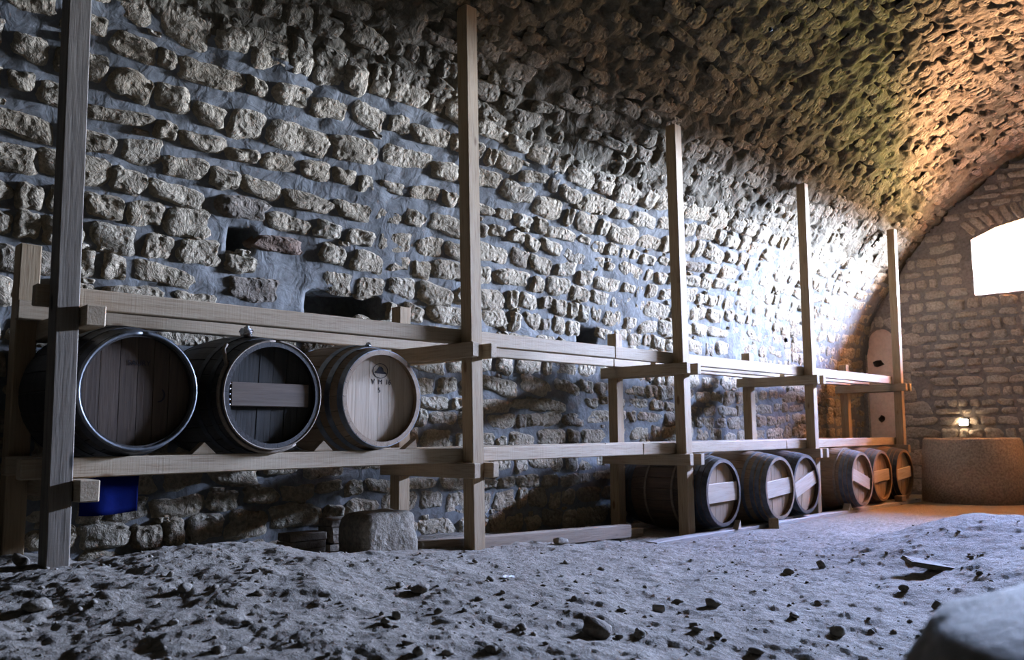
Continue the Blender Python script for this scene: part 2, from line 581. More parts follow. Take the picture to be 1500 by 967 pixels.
def lay_stones(items, parent, mat, limit, stuff_label, small_rest=True, protos=None):
    """items: (P, T, N, B, w, d, h, special material)"""
    C = np.array([it[0] for it in items])
    px, py, z = proj(C)
    size = np.array([it[4] * it[6] for it in items])
    vis = (z > 0.3) & (px > -20) & (px < 1520) & (py > -20) & (py < 990)
    score = np.where(vis, size / np.maximum(z, 0.3) ** 2, 0)
    order = np.argsort(-score)
    chosen = set(order[:limit].tolist())
    for i, it in enumerate(items):           # special stones are always parts
        if it[7] is not None:
            chosen.add(i)
    meshes = {}
    VV, FF, off = [], [], 0
    for i, (Pp, T, N, B, w, d, h, sp) in enumerate(items):
        A = np.stack([T * w, N * d, B * h], 1)
        if i in chosen:
            m = sp or mat
            key = (random.randrange(len(PROTO)), m.name)
            if key not in meshes:
                meshes[key] = mesh_np('stone', *PROTO[key[0]])
                meshes[key].materials.append(m)
            o = bpy.data.objects.new('stone', meshes[key])
            col.objects.link(o)
            o.parent = parent
            mw = Matrix.Identity(4)
            for a in range(3):
                for c_ in range(3):
                    mw[a][c_] = A[a, c_]
                mw[a][3] = Pp[a]
            o.matrix_local = mw
        else:
            v, f = (SMALL if small_rest else PROTO)[random.randrange(14)]
            VV.append(v @ A.T + Pp)
            FF.append(f + off)
            off += len(v)
    if VV:
        me = mesh_np('small_stones', np.concatenate(VV), np.concatenate(FF))
        o = add('stonework', me, mat, parent)
        o['kind'] = 'stuff'
    PCOUNT[0] += len(items)


def surf_items(x0, x1, v0, v1, row, width, depth, gap, fixed=(), jitter=0.03, rnd=random.Random(3), skip=0.0):
    items = []
    ex = np.array([1.0, 0, 0])
    for xc, zc, w, h, m_ in fixed:
        P, N, T = surf(np.array(xc), np.array(arc_at_z(zc)))
        items.append((P - N * 0.004, ex, N, T, w, depth, h, m_))
    v = v0
    while v < v1:
        rh = row * rnd.uniform(0.72, 1.32)
        x = x0 + rnd.uniform(0, 0.2)
        while x < x1:
            w = width * rnd.choice([0.55, 0.75, 0.9, 1.0, 1.15, 1.4, 1.7]) * rnd.uniform(0.85, 1.15)
            h = rh * rnd.choice([0.8, 0.95, 1.0, 1.06, 1.15]) * rnd.uniform(0.94, 1.06)
            xc = x + w / 2
            vc = v + rh / 2 + rnd.uniform(-0.12, 0.12) * rh + jitter * math.sin(xc * 1.7 + v * 2.3)
            x += w + gap * rnd.uniform(0.5, 1.6)
            P, N, T = surf(np.array(xc), np.array(vc))
            if xc + w * 0.4 > XE or vc < 0.06:
                continue
            if vc < V_SPLIT and any(abs(xc - hx) < hw + w * 0.42 and abs(P[2] - hz) < hh + h * 0.45 for hx, hz, hw, hh in HOLES):
                continue
            a = rnd.gauss(0, 0.09)
            ex = np.array([1.0, 0, 0])
            Tx = ex * math.cos(a) + T * math.sin(a)
            B = T * math.cos(a) - ex * math.sin(a)
            d = depth * rnd.uniform(0.55, 1.3) * (0.4 if xc > 12.0 else 1.0 - 0.45 * min(1, max(0, (xc - 4) / 6)))
            if rnd.random() < skip * min(1, max(0, (xc - 3.5) / 2.5)):
                continue
            if any(abs(xc - f[0]) < (f[2] + w) * 0.5 and abs(P[2] - f[1]) < (f[3] + h) * 0.5 for f in fixed):
                continue
            items.append((P - N * 0.004, Tx, N, B, w, d, h, None))
            if rnd.random() < 0.22:      # pinning stone pushed into the joint
                P2, N2, T2 = surf(np.array(xc + w * rnd.uniform(-.5, .5)), np.array(vc + h * 0.58))
                if P2[0] < XE - 0.1:
                    items.append((P2 - N2 * 0.004, ex, N2, T2, rnd.uniform(.05, .10), d * 0.8, rnd.uniform(.03, .05), None))
        v += rh + gap * rnd.uniform(0.6, 1.3)
    return items


FIXED = [(2.888, 2.145, 0.36, 0.115, tufa), (2.758, 1.836, 0.39, 0.165, grey_tufa), (2.613, 2.318, 0.36, 0.135, grey_tufa)]
lay_stones(surf_items(0.5, XE, 0.05, V_SPLIT - 0.02, 0.150, 0.240, 0.030, 0.020, FIXED), wall_left, lime, 288, '', False)
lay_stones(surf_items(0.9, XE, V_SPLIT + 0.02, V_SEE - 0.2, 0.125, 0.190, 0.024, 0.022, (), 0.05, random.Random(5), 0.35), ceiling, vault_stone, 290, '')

# ------------------------------------------------------------------ end wall, window, niche
WY0, WY1 = -0.57, -3.40       # inner jambs of the window
WZ0, WZS, WZC = 2.70, 3.47, 3.70


def win_outline(y0, y1, zb, zs, zc, n=9):
    pts = [(y0, zb), (y0, zs)]
    for i in range(1, n):
        t = i / n
        pts.append((y0 + (y1 - y0) * t, zs + (zc - zs) * (1 - (2 * t - 1) ** 2) ** 0.7))
    pts += [(y1, zs), (y1, zb)]
    return pts


NY0, NY1 = 0.955, 0.50         # blocked doorway
NZS, NZC = 2.08, 2.36


def niche_outline(g=0.0, zb=-0.1):
    pts = [(NY0 + g, zb), (NY0 + g, NZS)]
    for i in range(1, 10):
        a = math.pi * i / 10
        pts.append(((NY0 + NY1) / 2 + (abs(NY0 - NY1) / 2 + g) * math.cos(a), NZS + (NZC - NZS + g) * math.sin(a)))
    pts += [(NY1 - g, NZS), (NY1 - g, zb)]
    return pts


def inside(pt, poly):
    x, y = pt
    r = False
    n = len(poly)
    for i in range(n):
        x1, y1 = poly[i]
        x2, y2 = poly[(i + 1) % n]
        if (y1 > y) != (y2 > y) and x < (x2 - x1) * (y - y1) / (y2 - y1) + x1:
            r = not r
    return r


def cdt_fill(outer, holes, step, y0, y1, z0, z1):
    pts = [Vector(p) for p in outer]
    edges = [(i, (i + 1) % len(outer)) for i in range(len(outer))]
    for h in holes:
        o_ = len(pts)
        pts += [Vector(p) for p in h]
        edges += [(o_ + i, o_ + (i + 1) % len(h)) for i in range(len(h))]
    for y in np.arange(y0, y1, step):
        for z in np.arange(z0, z1, step):
            if inside((y, z), outer) and not any(inside((y, z), h) for h in holes):
                pts.append(Vector((y + random.uniform(-.2, .2) * step, z + random.uniform(-.2, .2) * step)))
    vo, _, fo, _, _, _ = delaunay_2d_cdt(pts, edges, [], 0, 1e-5)
    F = []
    for f in fo:
        cy = sum(vo[i].x for i in f) / len(f)
        cz = sum(vo[i].y for i in f) / len(f)
        if inside((cy, cz), outer) and not any(inside((cy, cz), h) for h in holes):
            F.append(f)
    return [(p.x, p.y) for p in vo], F


rim = surf(np.full(90, XE), np.linspace(0, VTOT, 90))[0]
cen = np.array([-2.3, 1.8])
outer = [(float(cen[0] + (p[1] - cen[0]) * 1.06), float(cen[1] + (p[2] - cen[1]) * 1.06)) for p in rim]
wino = win_outline(WY0, WY1, WZ0, WZS, WZC)
nicho = niche_outline()
vo, fo = cdt_fill(outer, [wino, nicho], 0.07, -5.8, 1.2, -0.2, 4.9)
V = np.array([(XE, y, z) for y, z in vo])
dd = 0.010 * fbm(V, 8, 3, 0.6, 6)
V[:, 0] += np.where(np.arange(len(V)) >= len(outer) + len(wino) + len(nicho), dd, 0)
wall_far = add('wall_far', mesh_np('wall_far', V, fo), end_mortar)
wall_far['kind'] = 'structure'

# window embrasure: loft from the inner outline to the narrower outer one
wout = win_outline(WY0 - 0.15, WY1 - 0.1, 3.20, 3.50, 3.66)
n = len(wino)
V = [(XE, y, z) for y, z in wino] + [(XE + WT, y, z) for y, z in wout]
F = [(i, (i + 1) % n, n + (i + 1) % n, n + i) for i in range(n)]
bm = bmesh.new()
vv = [bm.verts.new(p) for p in V]
for f in F:
    bm.faces.new([vv[i] for i in f])
bmesh.ops.subdivide_edges(bm, edges=bm.edges, cuts=3, use_grid_fill=True)
w1 = add('window_1', bm_mesh('window_1', bm, True), reveal_mat)
w1['kind'] = 'structure'

# added unseen shell that keeps outside light out, open only at the window
vo, fo = cdt_fill([(-6.4, -0.6), (1.7, -0.6), (1.7, 5.6), (-6.4, 5.6)], [wout], 0.9, -6.2, 1.6, -0.4, 5.5)
bm = bmesh.new()
vv = [bm.verts.new((XE + WT, y, z)) for y, z in vo]
for f in fo:
    bm.faces.new([vv[i] for i in f])
c8 = [bm.verts.new((x, y, z)) for x in (-12.8, XE + WT) for y in (-6.4, 1.7) for z in (-0.6, 5.6)]
for f in ((0, 1, 3, 2), (0, 1, 5, 4), (2, 3, 7, 6), (0, 2, 6, 4), (1, 3, 7, 5)):
    bm.faces.new([c8[i] for i in f])
wx = add('light_block_shell', bm_mesh('light_block_shell', bm), end_mortar)
wx['kind'] = 'structure'

# blocked doorway: reveal and pink plastered infill with two putlog holes
ND = 0.06
n = len(nicho)
V = [(XE - 0.001, y, z) for y, z in nicho] + [(XE + ND, y, z) for y, z in nicho]
F = [(i, i + 1, n + i + 1, n + i) for i in range(n - 1)]
door = add('door_1', mesh_np('door_1', V, F, False), end_stone)
door['kind'] = 'structure'


def ragged(cy, cz, ry, rz, seed):
    r = random.Random(seed)
    return [(cy + ry * math.cos(a) * r.uniform(0.75, 1.2), cz + rz * math.sin(a) * r.uniform(0.75, 1.2)) for a in [i * math.pi * 2 / 9 for i in range(9)]]


h1 = ragged(0.80, 1.86, 0.085, 0.05, 1)
h2 = ragged(0.79, 1.06, 0.045, 0.05, 2)
vo, fo = cdt_fill(niche_outline(0.02), [h1, h2], 0.09, 0.4, 1.1, -0.1, 2.4)
V = np.array([(XE + ND, y, z) for y, z in vo])
V[:, 0] += 0.006 * fbm(V, 5, 3, 0.6, 8)
inf = add('plaster_infill', mesh_np('plaster_infill', V, fo), plaster, door)
for k, h in enumerate((h1, h2)):
    n = len(h)
    cy = sum(p[0] for p in h) / n
    cz = sum(p[1] for p in h) / n
    V = [(XE + ND - 0.004, y, z) for y, z in h] + [(XE + ND + 0.12, cy + (y - cy) * .8, cz + (z - cz) * .8) for y, z in h] + [(XE + ND + 0.13, cy, cz)]
    F = [(i, (i + 1) % n, n + (i + 1) % n, n + i) for i in range(n)] + [(n + i, n + (i + 1) % n, 2 * n) for i in range(n)]
    add('putlog_hole', mesh_np('putlog_hole', V, F, False), tufa, door)

# end wall stones
rnd = random.Random(11)
items = []
eT, eN, eB = np.array([0, -1.0, 0]), np.array([-1.0, 0, 0]), np.array([0, 0, 1.0])


def end_stone_at(y, z, w, h, d, a=0.0):
    T = eT * math.cos(a) + eB * math.sin(a)
    B = eB * math.cos(a) - eT * math.sin(a)
    items.append((np.array([XE + 0.002, y, z]), T, eN, B, w, d, h, None))


# quoins of the doorway
z = 0.05
k = 0
while z < 2.1:
    h = rnd.uniform(0.15, 0.21)
    w = rnd.choice([0.16, 0.22, 0.34, 0.40])
    end_stone_at(NY1 - 0.012 - w / 2, z + h / 2, w * 1.02, h * 0.97, 0.024)
    z += h + 0.006
for i in range(7):       # doorway arch stones
    a = math.pi * (i + 0.5) / 7
    rr = 0.34
    y = (NY0 + NY1) / 2 + (0.23 + 0.10) * math.cos(a)
    zz = NZS + (0.28 + 0.10) * math.sin(a)
    if y < 0.97:
        end_stone_at(y, zz, 0.125, 0.17, 0.02, a - math.pi / 2)
nv = 25                  # window arch stones
for i in range(nv):
    t = (i + 0.5) / nv
    y = WY0 + (WY1 - WY0) * t
    zz = WZS + (WZC - WZS) * (1 - (2 * t - 1) ** 2) ** 0.7
    a = (0.5 - t) * 1.5
    end_stone_at(y + math.sin(a) * 0.12, zz + 0.13, 0.095, 0.23, 0.03, a)
z = 0.03
while z < 4.7:
    rh = rnd.uniform(0.085, 0.17)
    y = 1.05 - rnd.uniform(0, 0.1)
    while y > -4.0:
        w = rnd.choice([0.12, 0.16, 0.2, 0.25, 0.33]) * rnd.uniform(0.9, 1.1)
        h = rh * rnd.uniform(0.75, 0.98)
        yc, zc = y - w / 2, z + rh / 2
        y -= w + rnd.uniform(0.012, 0.03)
        if inside((yc, zc), win_outline(WY0 + 0.05 + w / 2, WY1 - 0.05 - w / 2, WZ0 - h * .55, WZS + 0.2, WZC + 0.28)):
            continue
        if yc > NY1 - 0.10 - w / 2 and zc < NZC + 0.26:
            if yc > NY1 - 0.26 - w / 2 and zc < 2.1 or yc > NY1 - 0.06 - w / 2:
                continue
        if not inside((yc, zc), outer) or any(not inside((yc + sy * w * .3, zc + sz * h * .3), [(float(p[1]), float(p[2])) for p in rim]) for sy in (-1, 1) for sz in (-1, 1)):
            continue
        if math.hypot(yc + 0.31, zc - 0.99) < 0.09:
            continue
        end_stone_at(yc, zc, w * .93, h * .93, rnd.uniform(0.02, 0.042), rnd.gauss(0, 0.05))
    z += rh + rnd.uniform(0.008, 0.018)
lay_stones(items, wall_far, end_stone, 288, '')

# small glowing wall light
lt = empty('wall_light', (XE - 0.02, -0.33, 0.94))
tag(lt, 'small square glowing wall light above the round stone tub', 'light')
add('light_housing', box_mesh('light_housing', 0.05, 0.13, 0.10, 0.008, (0, 0, 0.05)), hoop_mid, lt)
add('light_diffuser', box_mesh('light_diffuser', 0.03, 0.11, 0.08, 0.012, (-0.035, 0, 0.05)), lamp_glass, lt)

# ------------------------------------------------------------------ floor
def ground(X, Y, fine=True):
    X = np.asarray(X, float)
    Y = np.asarray(Y, float)
    base = np.interp(X, [-13, 0.8, 1.3, 1.9, 2.5, 3.2, 3.85, 5.0, 6.3, 8.7, 11.3, 13], [0.30, 0.31, 0.325, 0.335, 0.29, 0.22, 0.165, 0.085, 0.02, 0.01, 0.0, 0.0])
    # behind the ridge under the first bay the ground drops
    drop = np.clip((Y - 0.02) / 0.35, 0, 1)
    near = np.clip((4.6 - X) / 1.6, 0, 1) * np.clip((X - 1.35) / 0.4, 0, 1)
    base = base - 0.13 * drop * near * np.clip((3.6 - X) / 0.4, 0, 1)
    # ridge
    base = base + 0.05 * np.exp(-((Y + 0.12) / 0.28) ** 2) * np.exp(-((X - 1.9) / 0.55) ** 2)
    # foreground sinks a little towards the camera
    base = base - 0.16 * np.clip((-0.6 - Y) / 2.2, 0, 1) * np.clip((5.5 - X) / 3.0, 0, 1)
    # earth heap towards the right wall
    mound = 0.27 * np.exp(-((X - 6.7) / 1.15) ** 2) * np.clip((-1.15 - Y) / 0.9, 0, 1)
    mound = mound + 0.10 * np.exp(-((X - 5.2) / 0.6) ** 2) * np.clip((-2.3 - Y) / 0.5, 0, 1)
    base = base + mound
    P = np.stack(np.broadcast_arrays(X, Y, 0 * X), -1)
    smooth = 1 - 0.93 * np.clip((X - 7.2 + 0.6 * (Y + 0.6)) / 1.2, 0, 1)
    rack = 1 - 0.75 * np.clip((X - 5.6) / 0.8, 0, 1) * np.clip((Y + 0.6) / 0.4, 0, 1)
    k = smooth * rack
    d = 0.022 * fbm(P, 1.3, 2, 0.5, 21)
    l1 = fbm(P, 3.3, 2, 0.5, 22)
    d = d + 0.016 * l1
    if fine:
        d = d + 0.013 * (np.abs(fbm(P, 5.5, 2, 0.5, 23)) * -1 + 0.35)
        d = d + 0.0085 * np.clip(fbm(P, 11, 3, 0.6, 24) - 0.05, -0.3, 0.8) + 0.0055 * fbm(P, 34, 2, 0.6, 25)
    return base + d * k


fx = [-12.3]
while fx[-1] < 13.2:
    x = fx[-1]
    fx.append(x + (0.25 if x < -1 else 0.12 if x < 0.2 else max(0.014, 0.0052 * (x + 1.0))))
fx = np.array(fx)
fy = np.concatenate([np.arange(-5.75, -3.7, 0.06), np.arange(-3.7, 0.35, 0.017), np.arange(0.35, 1.15, 0.05)])
X, Y = np.meshgrid(fx, fy, indexing='ij')
Z = ground(X, Y)
fl = add('floor', mesh_np('floor', np.stack([X, Y, Z], -1).reshape(-1, 3), grid_faces(len(fx), len(fy))), earth)
fl['kind'] = 'structure'


def gz(x, y):
    return float(ground(np.array([x]), np.array([y]))[0])


def lump(seed, sub=2, amp=0.35, flat=0.7):
    bm = bmesh.new()
    bmesh.ops.create_icosphere(bm, subdivisions=sub, radius=0.5)
    V = np.array([v.co for v in bm.verts])
    F = np.array([[v.index for v in f.verts] for f in bm.faces])
    bm.free()
    r = np.random.default_rng(seed)
    k = 1 + amp * fbm(V, 1.8, 2, 0.5, seed + 60)
    V = V * k[:, None]
    for _ in range(5):                        # chop facets
        nrm = r.normal(size=3)
        nrm /= np.linalg.norm(nrm)
        dcut = r.uniform(0.28, 0.42)
        s = V @ nrm
        V = V - np.maximum(s - dcut, 0)[:, None] * nrm
    V[:, 2] *= flat
    return V, F


# fine gravel and clods (nobody could count them)
LP = [lump(i + 3, 1, 0.3, 0.75) for i in range(8)]
VV, FF, off = [], [], 0
NG = 2600
for i in range(NG):
    t = rng.uniform() ** 1.6
    dist = 2.0 + 6.5 * t
    pxx = rng.uniform(-60, 1560)
    dirv = FW + RT * (pxx - 750) / FPX
    dirv = dirv / np.linalg.norm(dirv[:2])
    x, y = CAM[0] + dirv[0] * dist, CAM[1] + dirv[1] * dist
    if y > 0.55 or (x > 7.0 and y > -1.2 and rng.uniform() < 0.8):
        continue
    s = 0.006 + 0.022 * rng.uniform() ** 3.2
    v, f = LP[i % 8]
    a = rng.uniform(0, 6.28)
    R = np.array([[math.cos(a), -math.sin(a), 0], [math.sin(a), math.cos(a), 0], [0, 0, 1]])
    VV.append((v * s * np.array([1.2, 0.9, 1.0])) @ R.T + np.array([x, y, gz(x, y) + s * 0.04]))
    FF.append(f + off)
    off += len(v)
gr = add('gravel', mesh_np('gravel', np.concatenate(VV), np.concatenate(FF)), floor_stone)
gr['kind'] = 'stuff'
tag(gr, 'fine gravel and crumbled clods scattered over the earth floor', 'gravel')


def ground_hit(px, py):
    d = FW + RT * (px - 750) / FPX - UP * (py - 483.5) / FPX
    d = d / np.linalg.norm(d)
    t = np.arange(1.0, 16, 0.01)
    P_ = CAM + d * t[:, None]
    k = np.argmax(P_[:, 2] < ground(P_[:, 0], P_[:, 1]))
    return P_[k]


SM = [mesh_np('loose_stone', *lump(i + 31, 2, 0.4, 0.75)) for i in range(7)]
for m_ in SM:
    m_.materials.append(floor_stone)


def loose(px, py, wpx, flat=1.0, label=None, group='loose stones on the earth floor', i=0, rot=None, sink=0.25):
    p = ground_hit(px, py)
    dep = (p - CAM) @ FW
    s = wpx * dep / FPX
    o = bpy.data.objects.new('loose_stone', SM[i % 7])
    col.objects.link(o)
    o.location = (p[0], p[1], gz(p[0], p[1]) + s * 0.30 * flat * (1 - sink))
    o.rotation_euler = (0, 0, rot if rot is not None else random.uniform(0, 6.28))
    o.scale = (s, s * 0.85, s * flat)
    side = 'left' if px < 500 else ('middle' if px < 1000 else 'right')
    zone = 'near foreground' if py > 885 else 'floor strip nearer the rack'
    tag(o, label or 'small loose stone in the %s of the %s' % (side, zone), 'stone', group + ', %s, %s' % (side, zone) if not label else None)
    return o


loose(1156, 842, 17, 1.0, 'round brown stone on the floor, left of the upright pebble', i=1)
loose(1203, 833, 16, 1.25, 'upright brown pebble right of the round brown stone', i=2)
loose(1323, 866, 15, 1.1, 'small dark pebble standing alone between the broken slab and the boulder', i=3)
loose(1371, 893, 18, 1.05, 'dark brown stone just above the blurred foreground boulder', i=4)
loose(874, 930, 52, 0.75, 'pale wedge shaped rock, largest in the middle foreground', i=5, rot=0.6)
loose(615, 868, 34, 0.6, 'dark flat stone left of centre on the floor', i=6, rot=0.2)
loose(1045, 888, 26, 0.8, 'pale rounded stone in the centre right hollow of the floor', i=0)
loose(1228, 930, 30, 0.8, 'pale angular stone to the left of the foreground boulder', i=1)
loose(270, 868, 26, 0.8, 'pale pointed stone in the left foreground near the old post', i=2)
loose(55, 895, 48, 0.6, 'large flat clod at the far left foreground', i=3, rot=0.4)
loose(820, 798, 30, 0.5, 'pale flat stone lying against the ground timber', i=4, rot=0.3)
loose(30, 828, 30, 0.9, 'white rubble stone at the foot of the old post, left side', i=5)
spots = 0
rl = random.Random(21)
while spots < 56:
    px_, py_ = rl.uniform(10, 1490), rl.uniform(815, 962)
    if px_ > 1290 and py_ > 860:
        continue
    loose(px_, py_, rl.uniform(9, 20) * (0.6 + (py_ - 800) / 260), rl.uniform(0.6, 1.0), None, i=rl.randrange(7))
    spots += 1

# blurred boulder right in front of the camera
Vb, Fb = lump(77, 4, 0.22, 1.0)
Vb[:, 2] = np.where(Vb[:, 2] > 0.2, 0.2 + 0.15 * (Vb[:, 2] - 0.2), Vb[:, 2])
Vb = Vb * np.array([0.96, 0.90, 1.1]) + 0.03 * fbm(Vb, 5, 3, 0.6, 33)[:, None] * Vb + 0.012 * fbm(Vb, 9, 3, 0.6, 3)[:, None] * Vb
bo = add('boulder', mesh_np('boulder', Vb, Fb), stone_mat('boulder_stone', [(0.0, (0.42, 0.39, 0.36)), (1.0, (0.44, 0.41, 0.38))], 0.3, 0.006))
bp = CAM + (FW + RT * (1560 - 750) / FPX - UP * (1050 - 483.5) / FPX) * 0.78
bo.location = (1.04, -4.10, 0.475)
bo.rotation_euler = (0.0, 0.0, 0.5)
tag(bo, 'large blurred grey boulder in the bottom right foreground', 'boulder')

# broken slab, paper scrap and white stub on the floor
p = ground_hit(1362, 836)
sl = add('broken_slab', box_mesh('broken_slab', 0.26, 0.15, 0.022, 0.006, (0, 0, 0), 0.008, 3), floor_stone)
sl.location = (p[0], p[1], p[2] + 0.035)
sl.rotation_euler = (0.10, 0.16, -0.75)
tag(sl, 'thin broken stone slab tilted on the floor below the earth heap', 'slab')
p = ground_hit(745, 848)
bm = bmesh.new()
bmesh.ops.create_grid(bm, x_segments=4, y_segments=2, size=0.5)
for v in bm.verts:
    v.co = Vector((v.co.x * 0.055, v.co.y * 0.03, random.uniform(0, 0.008)))
ps = add('paper_scrap', bm_mesh('paper_scrap', bm), white_scrap)
sm_ = ps.modifiers.new('thick', 'SOLIDIFY')
sm_.thickness = 0.002
ps.location = (p[0], p[1], p[2] + 0.006)
ps.rotation_euler = (0.1, 0.1, -0.7)
tag(ps, 'small white paper scrap on the middle of the floor', 'paper')
p = ground_hit(965, 896)
bm = bmesh.new()
bmesh.ops.create_cone(bm, cap_ends=True, segments=14, radius1=0.017, radius2=0.017, depth=0.05)
bmesh.ops.bevel(bm, geom=[e for e in bm.edges if e.is_boundary or abs(e.verts[0].co.z - e.verts[1].co.z) < 1e-5], offset=0.003, segments=1, affect='EDGES')
st = add('pale_stub', bm_mesh('pale_stub', bm, True), plain('pale_cork', (0.45, 0.41, 0.36), 0.8))
st.location = (p[0], p[1], p[2] + 0.014)
st.rotation_euler = (math.pi / 2, 0.1, 0.9)
tag(st, 'pale cylindrical cork like stub lying in the foreground', 'cork')

# ------------------------------------------------------------------ rack
rack = empty('barrel_rack', (6.27, 0.0, 0.0))
tag(rack, 'long two tier timber rack of posts and beams along the stone wall', 'rack')
R0 = np.array([6.27, 0.0, 0.0])


def beam(name, p0, p1, wy, wz, mat, up=(0, 0, 1), bev=0.005, parent=rack, off=R0, seed=0):
    """timber from p0 to p1; local X runs along the grain"""
    p0, p1 = np.array(p0, float), np.array(p1, float)
    d = p1 - p0
    L = np.linalg.norm(d)
    x = d / L
    u = np.array(up, float)
    y = np.cross(u, x)
    y /= np.linalg.norm(y)
    z = np.cross(x, y)
    me = box_mesh(name, L, wy, wz, bev, rough=0.0012, seed=seed)
    c_ = (p0 + p1) / 2 - (off if parent is not None else 0)
    mw = Matrix([[x[0], y[0], z[0], c_[0]], [x[1], y[1], z[1], c_[1]], [x[2], y[2], z[2], c_[2]], [0, 0, 0, 1]])
    return add(name, me, mat, parent, mw)


def bolt(parent_obj, world, direction, mat=bolt_dark, r=0.011):
    bm = bmesh.new()
    bmesh.ops.create_cone(bm, cap_ends=True, segments=10, radius1=r, radius2=r * 0.7, depth=0.014)
    o = add('bolt', bm_mesh('bolt', bm), mat, parent_obj)
    q = Vector(direction).to_track_quat('Z', 'Y').to_matrix().to_4x4()
    q.translation = Vector(world)
    o.matrix_local = (Matrix.Translation(Vector(R0)) @ parent_obj.matrix_local).inverted() @ q
    return o


# front posts: (x at bottom, z bottom, x at top, z top, width)
FP = [(1.289, 0.30, 1.243, 3.95, 0.098), (3.803, 0.12, 3.737, 3.80, 0.102), (6.272, -0.02, 6.249, 3.61, 0.106), (8.733, -0.02, 8.788, 3.60, 0.088), (11.225, -0.03, 11.372, 3.52, 0.084)]
for k, (xb, zb, xt, zt, w) in enumerate(FP):
    o = beam('post', (xb + w / 2, 0.05, zb), (xt + w / 2, 0.05, zt), 0.10, w, old_wood if k == 0 else pine_post, up=(-1, 0, 0), seed=k)
    if k == 0:
        o['label'] = 'weathered dark grey brown post with open grain'
    if k == 1:
        bolt(o, (3.80, -0.004, 3.66), (0, -1, 0))
# back posts
BP = [(1.318, 1.88), (3.76, 1.80), (6.27, 1.80), (8.73, 1.77), (11.33, 1.77)]
for k, (x, zt) in enumerate(BP):
    o = beam('post', (x + 0.05, 0.77, gz(x, 0.77) - 0.08), (x + 0.05, 0.77, zt), 0.10, 0.10, pine_post, up=(-1, 0, 0), seed=20 + k)
    if k == 0:
        bolt(o, (1.375, 0.714, 1.74), (0, -1, 0), bolt_zinc, 0.010)
    if k == 1:
        bolt(o, (3.80, 0.714, 0.33), (0, -1, 0))
# cross beams, a pair clasping each post at both levels
for k in range(5):
    for lev, (z0, z1) in enumerate(((0.612, 0.708), (1.386, 1.482))):
        zc = (z0 + z1) / 2
        xb, zb, xt, zt, w = FP[k]
        px_ = xb + (xt - xb) * (zc - zb) / (zt - zb)
        bx = BP[k][0]
        wl = 0.058
        if k:
            fl_, bl_ = px_ - wl / 2 - 0.002, bx - wl / 2 - 0.002
            o = beam('cross_beam', (fl_, -0.075, zc), (bl_, 0.86, zc), wl, z1 - z0, pine, seed=40 + k)
            bolt(o, (fl_ - wl / 2 - 0.006, 0.0, zc + 0.01), (-1, 0, 0))
        wr = 0.058 if k else 0.085
        if k == 4 and lev == 0:
            continue
        fr_, br_ = px_ + w + wr / 2 + 0.002, bx + 0.10 + wr / 2 + 0.002
        beam('cross_beam', (fr_, -0.075, zc), (br_, 0.86, zc), wr, z1 - z0, pine, seed=60 + k)
# shelf beams
for x0, x1 in ((1.20, 5.80), (5.806, 8.30), (8.306, 11.30)):
    beam('shelf_beam', (x0, 0.135, 0.757), (x1, 0.135, 0.757), 0.06, 0.092, pine, seed=int(x0 * 7))
for x0, x1 in ((1.22, 5.45), (5.456, 8.9), (8.906, 11.28)):
    beam('shelf_beam', (x0, 0.135, 1.531), (x1, 0.135, 1.531), 0.06, 0.096, pine, seed=int(x0 * 9))
for x0, x1 in ((1.29, 6.0), (6.006, 11.30)):
    beam('shelf_beam', (x0, 0.685, 0.757), (x1, 0.685, 0.757), 0.06, 0.092, pine, seed=int(x0 * 11))
for x0, x1 in ((1.305, 6.15), (6.156, 11.30)):
    beam('shelf_beam', (x0, 0.685, 1.531), (x1, 0.685, 1.531), 0.06, 0.096, pine, seed=int(x0 * 13))
for x0, x1 in ((6.42, 8.68), (8.9, 11.26)):
    beam('shelf_beam', (x0, 0.42, 1.531), (x1, 0.42, 1.531), 0.06, 0.096, pine, seed=int(x0 * 15))

# skids under the lower barrels and loose ground timbers
o = beam('skid', (5.62, -0.075, 0.022), (11.35, -0.075, 0.022), 0.11, 0.046, skid_wood, parent=None)
tag(o, 'long grey skid board under the fronts of the lower barrels', 'timber')
o = beam('skid', (6.40, 0.655, 0.012), (11.30, 0.655, 0.012), 0.10, 0.036, skid_wood, parent=None)
tag(o, 'rear skid board under the backs of the lower barrels', 'timber')
o = beam('ground_timber', (3.46, 0.155, 0.185), (5.62, 0.155, 0.115), 0.09, 0.10, ground_wood, parent=None)
tag(o, 'brown squared timber lying on the ground beside the second post', 'timber')
o = beam('ground_timber', (5.22, 0.25, 0.085), (5.92, 0.25, 0.055), 0.08, 0.11, ground_wood, parent=None)
tag(o, 'short brown timber at the right end of the long ground timber', 'timber')


# ------------------------------------------------------------------ barrels
BL, RH, RB = 0.90, 0.285, 0.345


def rad(y):
    t = 2 * y / BL - 1
    return RH + (RB - RH) * (1 - t * t)


NS = 22


